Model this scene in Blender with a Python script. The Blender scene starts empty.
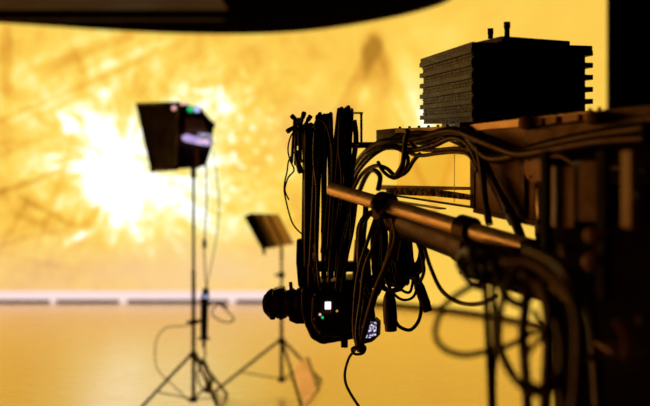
import bpy, bmesh, math, random
from mathutils import Vector, Matrix
random.seed(7)
SC = bpy.context.scene
COL = SC.collection
F = 650 * 50 / 36.0          # focal length in pixels
HZ, CH = 170.0, 1.5          # horizon row, camera height

def P(px, py, d):
    return Vector(((px - 325) / F * d, d, CH - (py - HZ) / F * d))
def srgb(h, k=1.0):
    h = h.lstrip('#'); c = [int(h[i:i + 2], 16) / 255 for i in (0, 2, 4)]
    return tuple(k * (v / 12.92 if v <= .04045 else ((v + .055) / 1.055) ** 2.4) for v in c) + (1.0,)

# ------------------------------------------------------------------ materials
def mat(name, col, rough=.5, metal=0., noise=0., nscale=30., bump=0., coat=0., spec=.5, stretch=(1, 1, 1)):
    m = bpy.data.materials.new(name); m.use_nodes = True
    nt = m.node_tree; b = nt.nodes['Principled BSDF']
    c = srgb(col) if isinstance(col, str) else tuple(col) + (1.,)
    b.inputs['Base Color'].default_value = c
    b.inputs['Roughness'].default_value = rough
    b.inputs['Metallic'].default_value = metal
    b.inputs['Coat Weight'].default_value = coat
    b.inputs['Specular IOR Level'].default_value = spec
    if max(c[:3]) < .06: b.inputs['Specular Tint'].default_value = (1, .62, .38, 1)
    if noise or bump:
        tc = nt.nodes.new('ShaderNodeTexCoord'); mp = nt.nodes.new('ShaderNodeMapping')
        mp.inputs['Scale'].default_value = stretch
        n = nt.nodes.new('ShaderNodeTexNoise'); n.inputs['Scale'].default_value = nscale; n.inputs['Detail'].default_value = 5
        nt.links.new(tc.outputs['Object'], mp.inputs[0]); nt.links.new(mp.outputs[0], n.inputs['Vector'])
        r = nt.nodes.new('ShaderNodeMapRange')
        r.inputs['From Min'].default_value = .3; r.inputs['From Max'].default_value = .7
        r.inputs['To Min'].default_value = max(.02, rough - .12); r.inputs['To Max'].default_value = min(1, rough + .12)
        nt.links.new(n.outputs['Fac'], r.inputs['Value']); nt.links.new(r.outputs[0], b.inputs['Roughness'])
        mx = nt.nodes.new('ShaderNodeMix'); mx.data_type = 'RGBA'
        mx.inputs[6].default_value = tuple(v * (1 - noise) for v in c[:3]) + (1,)
        mx.inputs[7].default_value = tuple(min(1, v * (1 + noise)) for v in c[:3]) + (1,)
        nt.links.new(n.outputs['Fac'], mx.inputs[0]); nt.links.new(mx.outputs[2], b.inputs['Base Color'])
        if bump:
            bp = nt.nodes.new('ShaderNodeBump'); bp.inputs['Strength'].default_value = bump; bp.inputs['Distance'].default_value = .002
            nt.links.new(n.outputs['Fac'], bp.inputs['Height']); nt.links.new(bp.outputs[0], b.inputs['Normal'])
    return m
def emis(name, col, k=1.0):
    m = bpy.data.materials.new(name); m.use_nodes = True; nt = m.node_tree
    b = nt.nodes['Principled BSDF']; b.inputs['Base Color'].default_value = (0.02, 0.02, 0.02, 1)
    b.inputs['Emission Color'].default_value = srgb(col); b.inputs['Emission Strength'].default_value = k
    return m

M = {
    'rubber': mat('black_rubber', (.010, .006, .004), .38, noise=.3, nscale=60, bump=.1),
    'rubber2': mat('charcoal_rubber', (.016, .009, .005), .30, noise=.3, nscale=60, bump=.1),
    'brown_cable': mat('brown_cable', (.055, .024, .011), .36, noise=.3, nscale=60),
    'red_cable': mat('red_cable', (.35, .03, .02), .4, noise=.2, nscale=50),
    'black_metal': mat('black_metal', (.008, .005, .004), .42, metal=.0, noise=.3, nscale=25, bump=.1),
    'black_matte': mat('black_matte', (.005, .003, .002), .8, noise=.3, nscale=12, spec=.1),
    'plate': mat('cast_plate', (.045, .017, .008), .5, metal=.0, noise=.5, nscale=70, bump=.4, spec=.25),
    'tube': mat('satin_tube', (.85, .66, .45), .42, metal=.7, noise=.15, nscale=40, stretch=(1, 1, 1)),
    'tube_dark': mat('dark_tube', (.028, .014, .008), .38, metal=.3, noise=.3, nscale=30),
    'rail': mat('worn_rail', (.75, .52, .32), .38, metal=.7, noise=.35, nscale=35),
    'brown_panel': mat('brown_panel', (.36, .18, .09), .5, metal=.1, noise=.2, nscale=14),
    'screw': mat('screw_steel', (.5, .42, .32), .35, metal=.9, noise=.1, nscale=40),
    'cream': mat('cream_board', (.96, .93, .85), .4, metal=.75, noise=.03, nscale=9),
    'gold_board': mat('gold_board', (.98, .86, .5), .6, metal=.5, noise=.1, nscale=12),
    'stand': mat('stand_metal', (.025, .02, .016), .35, metal=.4, noise=.3, nscale=30),
    'drape': mat('black_drape', (.012, .007, .005), .9, noise=.4, nscale=3, stretch=(6, 6, .3), spec=.1),
    'canopy': mat('canopy_black', (.002, .001, .0005), .9, noise=.3, nscale=2, spec=.0),
    'canopy_tile': mat('canopy_tile', (.05, .022, .008), .8, noise=.2, nscale=2, spec=.05),
    'glow_white': emis('lamp_white', '#EDE6FF', 1.6),
    'glow_green': emis('lamp_green', '#1CCB70', 1.0),
    'glow_blue': emis('lamp_blue', '#B9C8FF', 1.0),
    'glow_pink': emis('lamp_pink', '#FFB9B0', .9),
    'glow_amber': emis('lamp_amber', '#FFC060', .5),
    'strip': emis('strip_white', '#FFE3E0', 1.0),
}
def translucent(m, k):
    nt = m.node_tree; b = nt.nodes['Principled BSDF']; o = nt.nodes['Material Output']
    t = nt.nodes.new('ShaderNodeBsdfTranslucent'); t.inputs[0].default_value = b.inputs['Base Color'].default_value
    if b.inputs['Base Color'].is_linked: nt.links.new(b.inputs['Base Color'].links[0].from_socket, t.inputs[0])
    x = nt.nodes.new('ShaderNodeMixShader'); x.inputs[0].default_value = k
    nt.links.new(b.outputs[0], x.inputs[1]); nt.links.new(t.outputs[0], x.inputs[2]); nt.links.new(x.outputs[0], o.inputs[0])
def screen_mat(name, c0, c1, scale, k):
    m = bpy.data.materials.new(name); m.use_nodes = True; nt = m.node_tree; b = nt.nodes['Principled BSDF']
    tc = nt.nodes.new('ShaderNodeTexCoord'); v = nt.nodes.new('ShaderNodeTexVoronoi'); v.inputs['Scale'].default_value = scale
    nt.links.new(tc.outputs['Object'], v.inputs['Vector'])
    r = nt.nodes.new('ShaderNodeValToRGB'); r.color_ramp.elements[0].position = .25; r.color_ramp.elements[1].position = .6
    r.color_ramp.elements[0].color = srgb(c0); r.color_ramp.elements[1].color = srgb(c1)
    nt.links.new(v.outputs['Distance'], r.inputs[0]); nt.links.new(r.outputs[0], b.inputs['Emission Color'])
    b.inputs['Base Color'].default_value = (.02, .02, .02, 1); b.inputs['Emission Strength'].default_value = k
    return m
M['display'] = screen_mat('purple_display', '#EFE6FF', '#2A1F45', 130, 1.0)
M['display2'] = screen_mat('lilac_display', '#FFD9F2', '#B9A0E0', 25, 1.0)

def speckle():
    m = mat('speckled_tape', (.05, .03, .015), .6); nt = m.node_tree; b = nt.nodes['Principled BSDF']
    tc = nt.nodes.new('ShaderNodeTexCoord'); n = nt.nodes.new('ShaderNodeTexNoise'); n.inputs['Scale'].default_value = 75; n.inputs['Detail'].default_value = 6
    r = nt.nodes.new('ShaderNodeValToRGB'); r.color_ramp.elements[0].position = .47; r.color_ramp.elements[1].position = .56
    r.color_ramp.elements[0].color = (.02, .012, .006, 1); r.color_ramp.elements[1].color = (.9, .62, .28, 1)
    nt.links.new(tc.outputs['Object'], n.inputs['Vector']); nt.links.new(n.outputs['Fac'], r.inputs[0]); nt.links.new(r.outputs[0], b.inputs['Base Color'])
    return m
M['speckle'] = speckle(); 
def clear(name, col, rough=.02):
    m = bpy.data.materials.new(name); m.use_nodes = True; nt = m.node_tree; nt.nodes.clear()
    o = nt.nodes.new('ShaderNodeOutputMaterial'); t = nt.nodes.new('ShaderNodeBsdfTransparent'); g = nt.nodes.new('ShaderNodeBsdfGlossy')
    t.inputs[0].default_value = srgb(col); g.inputs['Roughness'].default_value = .15; g.inputs[0].default_value = (.8, .7, .5, 1)
    mx = nt.nodes.new('ShaderNodeMixShader'); mx.inputs[0].default_value = .05
    nt.links.new(t.outputs[0], mx.inputs[1]); nt.links.new(g.outputs[0], mx.inputs[2]); nt.links.new(mx.outputs[0], o.inputs[0])
    return m
translucent(M['speckle'], .6)
M['acrylic'] = clear('amber_acrylic', '#FFF6DC')

# ------------------------------------------------------------------ mesh builder
class MB:
    def __init__(s): s.bm = bmesh.new()
    def box(s, c, size, rot=None):
        r = rot if rot is not None else Matrix.Identity(3)
        vs = []
        for k in range(8):
            v = Vector(((k & 1) - .5, ((k >> 1) & 1) - .5, ((k >> 2) & 1) - .5))
            vs.append(s.bm.verts.new(Vector(c) + r @ Vector((v.x * size[0], v.y * size[1], v.z * size[2]))))
        for f in ((0, 2, 3, 1), (4, 5, 7, 6), (0, 1, 5, 4), (2, 6, 7, 3), (0, 4, 6, 2), (1, 3, 7, 5)):
            s.bm.faces.new([vs[i] for i in f])
        return s
    def hexa(s, bottom, top):
        """box from two quads given in matching order"""
        vs = [s.bm.verts.new(Vector(p)) for p in list(bottom) + list(top)]
        n = len(bottom)
        s.bm.faces.new(vs[:n][::-1]); s.bm.faces.new(vs[n:])
        for i in range(n):
            j = (i + 1) % n; s.bm.faces.new((vs[i], vs[j], vs[n + j], vs[n + i]))
        return s
    def bar(s, a, b, w, h, up=Vector((0, 0, 1))):
        a, b = Vector(a), Vector(b); d = (b - a); L = d.length; d.normalize()
        x = d.cross(up); x = x.normalized() if x.length > 1e-4 else Vector((1, 0, 0)); z = x.cross(d).normalized()
        return s.box((a + b) / 2, (w, L, h), Matrix((x, d, z)).transposed())
    def tube(s, pts, r, n=8, smooth=True, closed=False, step=6, radii=None):
        pts = [Vector(p) for p in pts]
        if smooth and len(pts) > 2: pts = spline(pts, step, closed)
        N = len(pts); rings = []
        up = None
        for i, p in enumerate(pts):
            if closed: t = pts[(i + 1) % N] - pts[i - 1]
            else: t = pts[min(i + 1, N - 1)] - pts[max(i - 1, 0)]
            if t.length < 1e-7: t = Vector((0, 0, 1))
            t.normalize()
            if up is None:
                up = Vector((0, 0, 1)) if abs(t.z) < .9 else Vector((1, 0, 0))
            up = up - t * up.dot(t)
            if up.length < 1e-5: up = t.orthogonal()
            up.normalize(); sd = t.cross(up)
            rr = r if radii is None else radii(i / max(1, N - 1))
            rings.append([s.bm.verts.new(p + (math.cos(2 * math.pi * k / n) * up + math.sin(2 * math.pi * k / n) * sd) * rr) for k in range(n)])
        for i in range(N if closed else N - 1):
            a, b = rings[i], rings[(i + 1) % N]
            for k in range(n):
                f = s.bm.faces.new((a[k], b[k], b[(k + 1) % n], a[(k + 1) % n])); f.smooth = True
        if not closed:
            s.bm.faces.new(rings[0]); s.bm.faces.new(rings[-1][::-1])
        return s
    def cyl(s, a, b, r, n=20, r2=None):
        return s.tube([a, b], r, n, smooth=False, radii=(lambda t: r + ((r2 if r2 is not None else r) - r) * t))
    def lathe(s, a, b, prof, n=28):
        """prof: list of (t along a-b, radius)"""
        a, b = Vector(a), Vector(b); t = (b - a).normalized(); u = t.orthogonal().normalized(); w = t.cross(u); rings = []
        for (q, r) in prof:
            c = a.lerp(b, q)
            rings.append([s.bm.verts.new(c + (math.cos(2 * math.pi * k / n) * u + math.sin(2 * math.pi * k / n) * w) * max(r, 1e-4)) for k in range(n)])
        for i in range(len(rings) - 1):
            for k in range(n):
                s.bm.faces.new((rings[i][k], rings[i][(k + 1) % n], rings[i + 1][(k + 1) % n], rings[i + 1][k]))
        s.bm.faces.new(rings[0][::-1]); s.bm.faces.new(rings[-1])
        return s
    def ball(s, c, r, sc=(1, 1, 1)):
        m = Matrix.Translation(Vector(c)) @ Matrix.Diagonal((*[r * k for k in sc], 1))
        bmesh.ops.create_uvsphere(s.bm, u_segments=14, v_segments=10, radius=1, matrix=m); return s
    def prism(s, poly, off):
        """poly: 3D points, off: extrusion vector"""
        off = Vector(off); return s.hexa([Vector(p) for p in poly], [Vector(p) + off for p in poly])
    def build(s, name, m, parent=None, bevel=0., autosmooth=False):
        bmesh.ops.recalc_face_normals(s.bm, faces=s.bm.faces)
        me = bpy.data.meshes.new(name); s.bm.to_mesh(me); s.bm.free()
        me.materials.append(M[m] if isinstance(m, str) else m)
        o = bpy.data.objects.new(name, me); COL.objects.link(o)
        if autosmooth:
            for p in me.polygons: p.use_smooth = True
            me.set_sharp_from_angle(angle=math.radians(35))
        if parent is not None:
            o.parent = parent; 
            # geometry is written in world space: keep it there
            T = world_of(parent)
            o.matrix_parent_inverse = T.inverted()
        if bevel:
            bv = o.modifiers.new('bevel', 'BEVEL'); bv.width = bevel; bv.segments = 2; bv.limit_method = 'ANGLE'
        return o
def world_of(o):
    m = Matrix.Translation(o.location) @ o.rotation_euler.to_matrix().to_4x4()
    if o.parent: m = world_of(o.parent) @ o.matrix_parent_inverse @ m
    return m
def spline(p, step, closed=False):
    out = []; n = len(p)
    for i in range(n if closed else n - 1):
        if closed: a, b, c, d = p[i - 1], p[i], p[(i + 1) % n], p[(i + 2) % n]
        else: a, b, c, d = p[max(i - 1, 0)], p[i], p[i + 1], p[min(i + 2, n - 1)]
        for k in range(step):
            t = k / step
            out.append(.5 * ((2 * b) + (-a + c) * t + (2 * a - 5 * b + 4 * c - d) * t * t + (-a + 3 * b - 3 * c + d) * t ** 3))
    if not closed: out.append(p[-1])
    return out
def tag(o, label, cat, group=None):
    o['label'] = label; o['category'] = cat
    if group: o['group'] = group
    return o
def thing(name, loc, label, cat, group=None):
    o = bpy.data.objects.new(name, None); o.location = loc; o.empty_display_size = .1; COL.objects.link(o)
    return tag(o, label, cat, group)
def struct(o): o['kind'] = 'structure'; return o

# ------------------------------------------------------------------ room shell
X0, X1, Y0, Y1, ZC = -9.2, 4.6, -3.0, 12.0, 5.6
def slab(name, c, size, m): return struct(MB().box(c, size).build(name, m))

def floor_mat():
    m = mat('studio_floor', (.33, .22, .13), .3); nt = m.node_tree; b = nt.nodes['Principled BSDF']; L = nt.links.new
    tc = nt.nodes.new('ShaderNodeTexCoord')
    def nz(scale, st, det=4):
        mp = nt.nodes.new('ShaderNodeMapping'); mp.inputs['Scale'].default_value = st
        n = nt.nodes.new('ShaderNodeTexNoise'); n.inputs['Scale'].default_value = scale; n.inputs['Detail'].default_value = det
        L(tc.outputs['Object'], mp.inputs[0]); L(mp.outputs[0], n.inputs['Vector']); return n
    grain = nz(3.2, (1, 9, 1)); wide = nz(.8, (1, 1, 1), 3)
    r = nt.nodes.new('ShaderNodeMapRange'); r.inputs['From Min'].default_value = .3; r.inputs['From Max'].default_value = .7
    r.inputs['To Min'].default_value = .23; r.inputs['To Max'].default_value = .34
    L(grain.outputs['Fac'], r.inputs['Value']); L(r.outputs[0], b.inputs['Roughness'])
    mx = nt.nodes.new('ShaderNodeMix'); mx.data_type = 'RGBA'
    mx.inputs[6].default_value = (.97, .70, .34, 1); mx.inputs[7].default_value = (1.0, .84, .55, 1)
    L(wide.outputs['Fac'], mx.inputs[0]); L(mx.outputs[2], b.inputs['Base Color'])
    bp = nt.nodes.new('ShaderNodeBump'); bp.inputs['Strength'].default_value = .15; bp.inputs['Distance'].default_value = .003
    L(grain.outputs['Fac'], bp.inputs['Height']); L(bp.outputs[0], b.inputs['Normal'])
    b.inputs['Metallic'].default_value = .62; b.inputs['IOR'].default_value = 1.7
    return m
slab('floor', ((X0 + X1) / 2, (Y0 + Y1) / 2, -.05), (X1 - X0, Y1 - Y0, .1), floor_mat())
slab('ceiling', ((X0 + X1) / 2, (Y0 + Y1) / 2, ZC + .05), (X1 - X0, Y1 - Y0, .1), 'black_matte')
slab('wall_back', ((X0 + X1) / 2, Y1 + .05, ZC / 2), (X1 - X0, .1, ZC), 'drape')
slab('wall_front', ((X0 + X1) / 2, Y0 - .05, ZC / 2), (X1 - X0, .1, ZC), 'black_matte')
slab('wall_left', (X0 - .05, (Y0 + Y1) / 2, ZC / 2), (.1, Y1 - Y0, ZC), 'black_matte')
slab('wall_right', (X1 + .05, (Y0 + Y1) / 2, ZC / 2), (.1, Y1 - Y0, ZC), 'drape')

# ------------------------------------------------------------------ LED wall (plan curve)
DW = 10.25
plan = []   # (x, y, s)
rR, cRx = 2.95, -.62; cRy = DW - rR
rL, cLx = 3.2, -5.2; cLy = DW - rL
for k in range(6): plan.append((cLx - rL, .5 + (cLy - .5) * k / 6))   # straight run beside the studio, off frame
for k in range(0, 19):                      # left arc, off frame
    a = math.radians(180 - 90 * k / 18); plan.append((cLx + rL * math.cos(a), cLy + rL * math.sin(a)))
for k in range(1, 30): plan.append((cLx + (cRx - cLx) * k / 30, DW))
endA = 3.0
for k in range(0, 61):
    a = math.radians(90 - (90 - endA) * k / 60); x, y = cRx + rR * math.cos(a), cRy + rR * math.sin(a)
    plan.append((x, y))
    if (325 + F * x / y) > 605.5: break
S = [0.]
for i in range(1, len(plan)): S.append(S[-1] + math.hypot(plan[i][0] - plan[i - 1][0], plan[i][1] - plan[i - 1][1]))
i0 = 25 + 29
s_off = S[i0] - plan[i0][0] if i0 < len(plan) else 0
s_off = S[40] - plan[40][0]
S = [v - s_off for v in S]                   # on the straight run s equals x
def wall_at(px):
    best = None
    for i in range(25, len(plan) - 1):
        a = 325 + F * plan[i][0] / plan[i][1]; b = 325 + F * plan[i + 1][0] / plan[i + 1][1]
        if a <= px <= b or (best is None and i == len(plan) - 2):
            t = (px - a) / (b - a); t = max(-.5, min(1.5, t))
            return S[i] + (S[i + 1] - S[i]) * t, plan[i][1] + (plan[i + 1][1] - plan[i][1]) * t
    return S[25] + (px + 200) / F * DW, DW
def uv_at(px, py):
    if px < 280: s, d = (px - 325) / F * DW, DW
    else: s, d = wall_at(px)
    return s, CH - (py - HZ) / F * d, d

def led_material():
    m = bpy.data.materials.new('led_picture'); m.use_nodes = True; nt = m.node_tree; nt.nodes.clear(); L = nt.links.new
    N = nt.nodes.new
    out = N('ShaderNodeOutputMaterial'); em = N('ShaderNodeEmission'); L(em.outputs[0], out.inputs[0])
    uv = N('ShaderNodeUVMap'); uv.uv_map = 'UVMap'
    def val(x):
        v = N('ShaderNodeValue'); v.outputs[0].default_value = x; return v.outputs[0]
    def math_(op, a, b=None, c=None, clamp=False):
        n = N('ShaderNodeMath'); n.operation = op; n.use_clamp = clamp
        for i, q in enumerate((a, b, c)):
            if q is None: continue
            if isinstance(q, (int, float)): n.inputs[i].default_value = q
            else: L(q, n.inputs[i])
        return n.outputs[0]
    def noise(vec, scale, det=3, rough=.5, off=(0, 0, 0), st=(1, 1, 1), rot=0, color=False):
        mp = N('ShaderNodeMapping'); mp.inputs['Location'].default_value = off; mp.inputs['Scale'].default_value = st; mp.inputs['Rotation'].default_value = (0, 0, rot)
        L(vec, mp.inputs[0]); n = N('ShaderNodeTexNoise'); n.inputs['Scale'].default_value = scale
        n.inputs['Detail'].default_value = det; n.inputs['Roughness'].default_value = rough
        L(mp.outputs[0], n.inputs['Vector']); return n.outputs['Color' if color else 'Fac']
    def warp(vec, amt, scale, off=(0, 0, 0), det=4):
        c = noise(vec, scale, det, .6, off, color=True)
        a = N('ShaderNodeVectorMath'); a.operation = 'SUBTRACT'; L(c, a.inputs[0]); a.inputs[1].default_value = (.5, .5, .5)
        b = N('ShaderNodeVectorMath'); b.operation = 'SCALE'; L(a.outputs[0], b.inputs[0]); b.inputs['Scale'].default_value = amt
        d = N('ShaderNodeVectorMath'); d.operation = 'ADD'; L(vec, d.inputs[0]); L(b.outputs[0], d.inputs[1])
        e = N('ShaderNodeVectorMath'); e.operation = 'MULTIPLY'; L(d.outputs[0], e.inputs[0]); e.inputs[1].default_value = (1, 1, 0)
        return e.outputs[0]
    base = uv.outputs[0]
    W1 = warp(base, .5, 1.6); W2 = warp(base, .13, 5, (3, 1, 0)); W3 = warp(base, 1.0, 1.0, (7, 2, 0), 6)
    def mapped(px, py, rx, ry, ang, vec):
        s, v, d = uv_at(px, py); k = d / F
        mp = N('ShaderNodeMapping'); mp.vector_type = 'TEXTURE'
        mp.inputs['Location'].default_value = (s, v, 0); mp.inputs['Rotation'].default_value = (0, 0, math.radians(ang))
        mp.inputs['Scale'].default_value = (rx * k, ry * k, 1); L(vec, mp.inputs[0]); return mp.outputs[0]
    def blob(px, py, rx, ry, ang=0, amp=1., vec=None, pw=1.5):
        g = N('ShaderNodeTexGradient'); g.gradient_type = 'SPHERICAL'
        L(mapped(px, py, rx, ry, ang, vec or W2), g.inputs[0])
        return math_('MULTIPLY', math_('POWER', g.outputs['Fac'], pw), amp)
    def band(px, py, hx, hy, ang=0, amp=1., soft=.35, vec=None):
        """soft rectangle: half sizes in pixels"""
        sp = N('ShaderNodeSeparateXYZ'); L(mapped(px, py, hx, hy, ang, vec or W2), sp.inputs[0])
        r = None
        for ax in ('X', 'Y'):
            a = math_('ABSOLUTE', sp.outputs[ax]); mr = N('ShaderNodeMapRange'); mr.interpolation_type = 'SMOOTHSTEP'
            mr.inputs['From Min'].default_value = 1 - soft; mr.inputs['From Max'].default_value = 1 + soft
            mr.inputs['To Min'].default_value = 1; mr.inputs['To Max'].default_value = 0; L(a, mr.inputs['Value'])
            r = mr.outputs[0] if r is None else math_('MULTIPLY', r, mr.outputs[0])
        return math_('MULTIPLY', r, amp)
    terms = []
    BLOBS = [  # px, py, rx, ry, angle, amplitude, vec, power
        (118, 168, 112, 90, 15, .34, W1, 1.0), (114, 168, 42, 60, 10, .34, W1, .8), (118, 225, 24, 62, 0, .34, W1, .9),
        (168, 188, 70, 30, 0, .26, W1, .9), (95, 118, 50, 28, -35, .30, W1, 1), (205, 120, 70, 70, 0, .26, W1, 1), (232, 170, 60, 50, 0, .22, W1, 1),
        (190, 215, 90, 70, 0, .30, W1, .9), (225, 240, 70, 60, 0, .18, W1, 1), (70, 128, 10, 10, 0, .35, W2, 1), (245, 88, 14, 10, 0, .35, W2, 1),
        (225, 100, 30, 18, 30, .2, W3, 1), (360, 92, 34, 13, 22, .30, W2, .8), (412, 105, 30, 60, 12, .42, W2, .9), (428, 118, 20, 20, 0, .35, W2, .8),
        (440, 60, 60, 60, 0, .12, W1, 1), (60, 110, 190, 130, 0, .16, W1, .7), (80, 235, 12, 9, 0, .3, W2, 1), (60, 60, 130, 16, 24, .14, W1, 1), (410, 30, 50, 26, 40, .12, W1, 1),
        (455, 30, 40, 24, 10, .10, W1, 1), (110, 85, 90, 12, 25, .14, W1, 1)]
    for b in BLOBS: terms.append(blob(b[0], b[1], b[2], b[3], b[4], b[5], b[6], b[7]))
    BANDS = [  # dark structures shown in the picture
        (98, 47, 55, 5, 22, -.20), (62, 62, 34, 9, 25, -.16), (105, 76, 40, 2.5, 24, -.18), (30, 108, 40, 3, 22, -.22), (28, 182, 42, 2.2, 20, -.28),
        (38, 214, 26, 13, -28, -.20), (14, 224, 26, 2, 60, -.14), (20, 240, 60, 2, 14, -.16), (55, 195, 2.5, 60, -18, -.12), (100, 96, 3, 60, 30, -.08),
        (6, 60, 6, 34, 0, -.26), (48, 212, 30, 2, -28, -.2), (78, 238, 16, 3, 25, .25), (120, 60, 60, 4, 22, .16), (50, 100, 50, 5, 24, .14), (85, 200, 3, 30, -20, .1), (14, 150, 20, 4, 24, -.16), (5, 160, 6, 60, 0, -.08), (358, 78, 9, 44, -26, -.22), (376, 64, 13, 30, 10, -.20), (397, 82, 6, 56, 28, -.14), (345, 120, 14, 30, -25, -.08),
        (372, 46, 8, 16, 0, -.08), (430, 80, 7, 60, 28, -.05), (500, 30, 50, 12, 30, .03), (325, 215, 34, 50, 0, -.02), (60, 278, 80, 16, 0, -.10), (40, 262, 50, 3, -12, -.10),
        (150, 205, 6, 8, 40, -.12), (420, 170, 3, 70, 24, -.16), (445, 175, 3, 70, -20, -.13)]
    for b in BANDS: terms.append(band(*b[:5], b[5] * 1.12))
    # radiating streaks around the burst
    s, v, d = uv_at(125, 165)
    mp = N('ShaderNodeMapping'); mp.vector_type = 'TEXTURE'; mp.inputs['Location'].default_value = (s, v, 0); L(W2, mp.inputs[0])
    nr = N('ShaderNodeVectorMath'); nr.operation = 'NORMALIZE'; L(mp.outputs[0], nr.inputs[0])
    ln = N('ShaderNodeVectorMath'); ln.operation = 'LENGTH'; L(mp.outputs[0], ln.inputs[0])
    cb = N('ShaderNodeCombineXYZ'); L(math_('MULTIPLY', ln.outputs['Value'], .35), cb.inputs[2])
    ad = N('ShaderNodeVectorMath'); ad.operation = 'ADD'; L(nr.outputs[0], ad.inputs[0]); L(cb.outputs[0], ad.inputs[1])
    ray = noise(ad.outputs[0], 5.5, 4, .6)
    raym = blob(140, 165, 260, 190, 0, 1, base, .6)
    terms.append(math_('MULTIPLY', math_('MULTIPLY', math_('SUBTRACT', ray, .5), 1.5), raym))
    # billowing texture, strong left, weak right
    n1 = noise(W1, 2.3, 6, .65, (2, 0, 0)); n2 = noise(W2, 6.5, 4, .6, (9, 4, 0))
    lm = blob(100, 170, 340, 260, 0, 1, base, .5)
    terms.append(math_('MULTIPLY', math_('SUBTRACT', n1, .5), math_('ADD', math_('MULTIPLY', lm, .75), .10)))
    terms.append(math_('MULTIPLY', math_('SUBTRACT', n2, .5), math_('ADD', math_('MULTIPLY', lm, .62), .05)))
    # fluffy bright sparks right of the burst
    sp = noise(W2, 9, 3, .6, (5, 5, 0)); spm = blob(215, 140, 95, 90, 0, 1, base, .6)
    mr = N('ShaderNodeMapRange'); mr.inputs['From Min'].default_value = .55; mr.inputs['From Max'].default_value = .72; L(sp, mr.inputs['Value'])
    terms.append(math_('MULTIPLY', math_('MULTIPLY', mr.outputs[0], .85), spm))
    # faint pixel rows of the screen
    su = N('ShaderNodeSeparateXYZ'); L(base, su.inputs[0])
    rows = noise(base, 1, 1, .5, (0, 0, 0), (.35, 26, 1)); terms.append(math_('MULTIPLY', math_('SUBTRACT', rows, .5), .05))
    tot = val(.50)
    for t in terms: tot = math_('ADD', tot, t)
    ramp = N('ShaderNodeValToRGB'); L(tot, ramp.inputs[0]); cr = ramp.color_ramp
    stops = [(0, '#B9832A'), (.18, '#DFA136'), (.34, '#F4B845'), (.46, '#FDC94F'), (.6, '#FFD75A'), (.74, '#FFE97A'), (.9, '#FFF7B0'), (1, '#FFFFF2')]
    cr.elements[0].position = 0; cr.elements[0].color = srgb(stops[0][1]); cr.elements[1].position = 1; cr.elements[1].color = srgb(stops[-1][1])
    for p, c in stops[1:-1]: e = cr.elements.new(p); e.color = srgb(c)
    # rosy haze low in the picture
    pm = math_('ADD', blob(60, 285, 210, 60, 0, .75, W1, .8), math_('ADD', blob(230, 268, 150, 42, 0, .85, W1, .8), blob(310, 130, 60, 40, 0, .35, W1, 1)), clamp=True)
    mx = N('ShaderNodeMix'); mx.data_type = 'RGBA'; L(pm, mx.inputs[0]); L(ramp.outputs[0], mx.inputs[6]); mx.inputs[7].default_value = srgb('#FCD292')
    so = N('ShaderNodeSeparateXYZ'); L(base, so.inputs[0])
    om = N('ShaderNodeMapRange'); om.inputs['From Min'].default_value = -4.4; om.inputs['From Max'].default_value = -6.0; L(so.outputs[0], om.inputs['Value'])  # mask for an orange glow added on the unseen left stretch to warm the lighting
    warm_fill = noise(W1, .9, 5, .6, (4, 4, 0)); fr_ = N('ShaderNodeValToRGB'); L(warm_fill, fr_.inputs[0])
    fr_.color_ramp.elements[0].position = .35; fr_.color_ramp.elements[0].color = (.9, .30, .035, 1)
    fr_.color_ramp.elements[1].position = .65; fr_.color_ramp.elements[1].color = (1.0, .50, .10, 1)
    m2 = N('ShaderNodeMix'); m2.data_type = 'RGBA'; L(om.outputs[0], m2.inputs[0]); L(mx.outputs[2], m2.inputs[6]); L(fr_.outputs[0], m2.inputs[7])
    L(m2.outputs[2], em.inputs[0])
    hot = N('ShaderNodeMapRange'); hot.inputs['From Min'].default_value = .8; hot.inputs['From Max'].default_value = 1.2
    hot.inputs['To Min'].default_value = 1.0; hot.inputs['To Max'].default_value = 1.5; L(tot, hot.inputs['Value'])
    L(math_('ADD', hot.outputs[0], math_('MULTIPLY', om.outputs[0], .5)), em.inputs['Strength'])  # the added off-frame orange glow also gets extra strength
    return m

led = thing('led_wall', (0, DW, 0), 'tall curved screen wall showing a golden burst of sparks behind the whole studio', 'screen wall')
WZ0, WZ1 = .125, 4.3
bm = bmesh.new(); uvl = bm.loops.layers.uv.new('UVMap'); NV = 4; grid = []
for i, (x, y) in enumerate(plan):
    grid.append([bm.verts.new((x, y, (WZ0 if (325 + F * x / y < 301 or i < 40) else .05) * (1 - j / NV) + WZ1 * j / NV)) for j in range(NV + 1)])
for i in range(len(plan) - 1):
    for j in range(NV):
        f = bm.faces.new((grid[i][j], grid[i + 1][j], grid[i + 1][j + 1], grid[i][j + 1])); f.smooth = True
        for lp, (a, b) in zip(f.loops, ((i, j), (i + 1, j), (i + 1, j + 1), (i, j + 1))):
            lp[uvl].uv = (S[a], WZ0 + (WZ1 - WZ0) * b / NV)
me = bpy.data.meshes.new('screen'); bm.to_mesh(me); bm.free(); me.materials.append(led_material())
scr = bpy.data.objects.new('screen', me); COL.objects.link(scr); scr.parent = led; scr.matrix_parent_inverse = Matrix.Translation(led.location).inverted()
def offs(i, d):
    a = plan[max(i - 1, 0)]; b = plan[min(i + 1, len(plan) - 1)]
    t = Vector((b[0] - a[0], b[1] - a[1], 0)).normalized(); n = Vector((-t.y, t.x, 0))
    return Vector((plan[i][0], plan[i][1], 0)) + n * d
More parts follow.
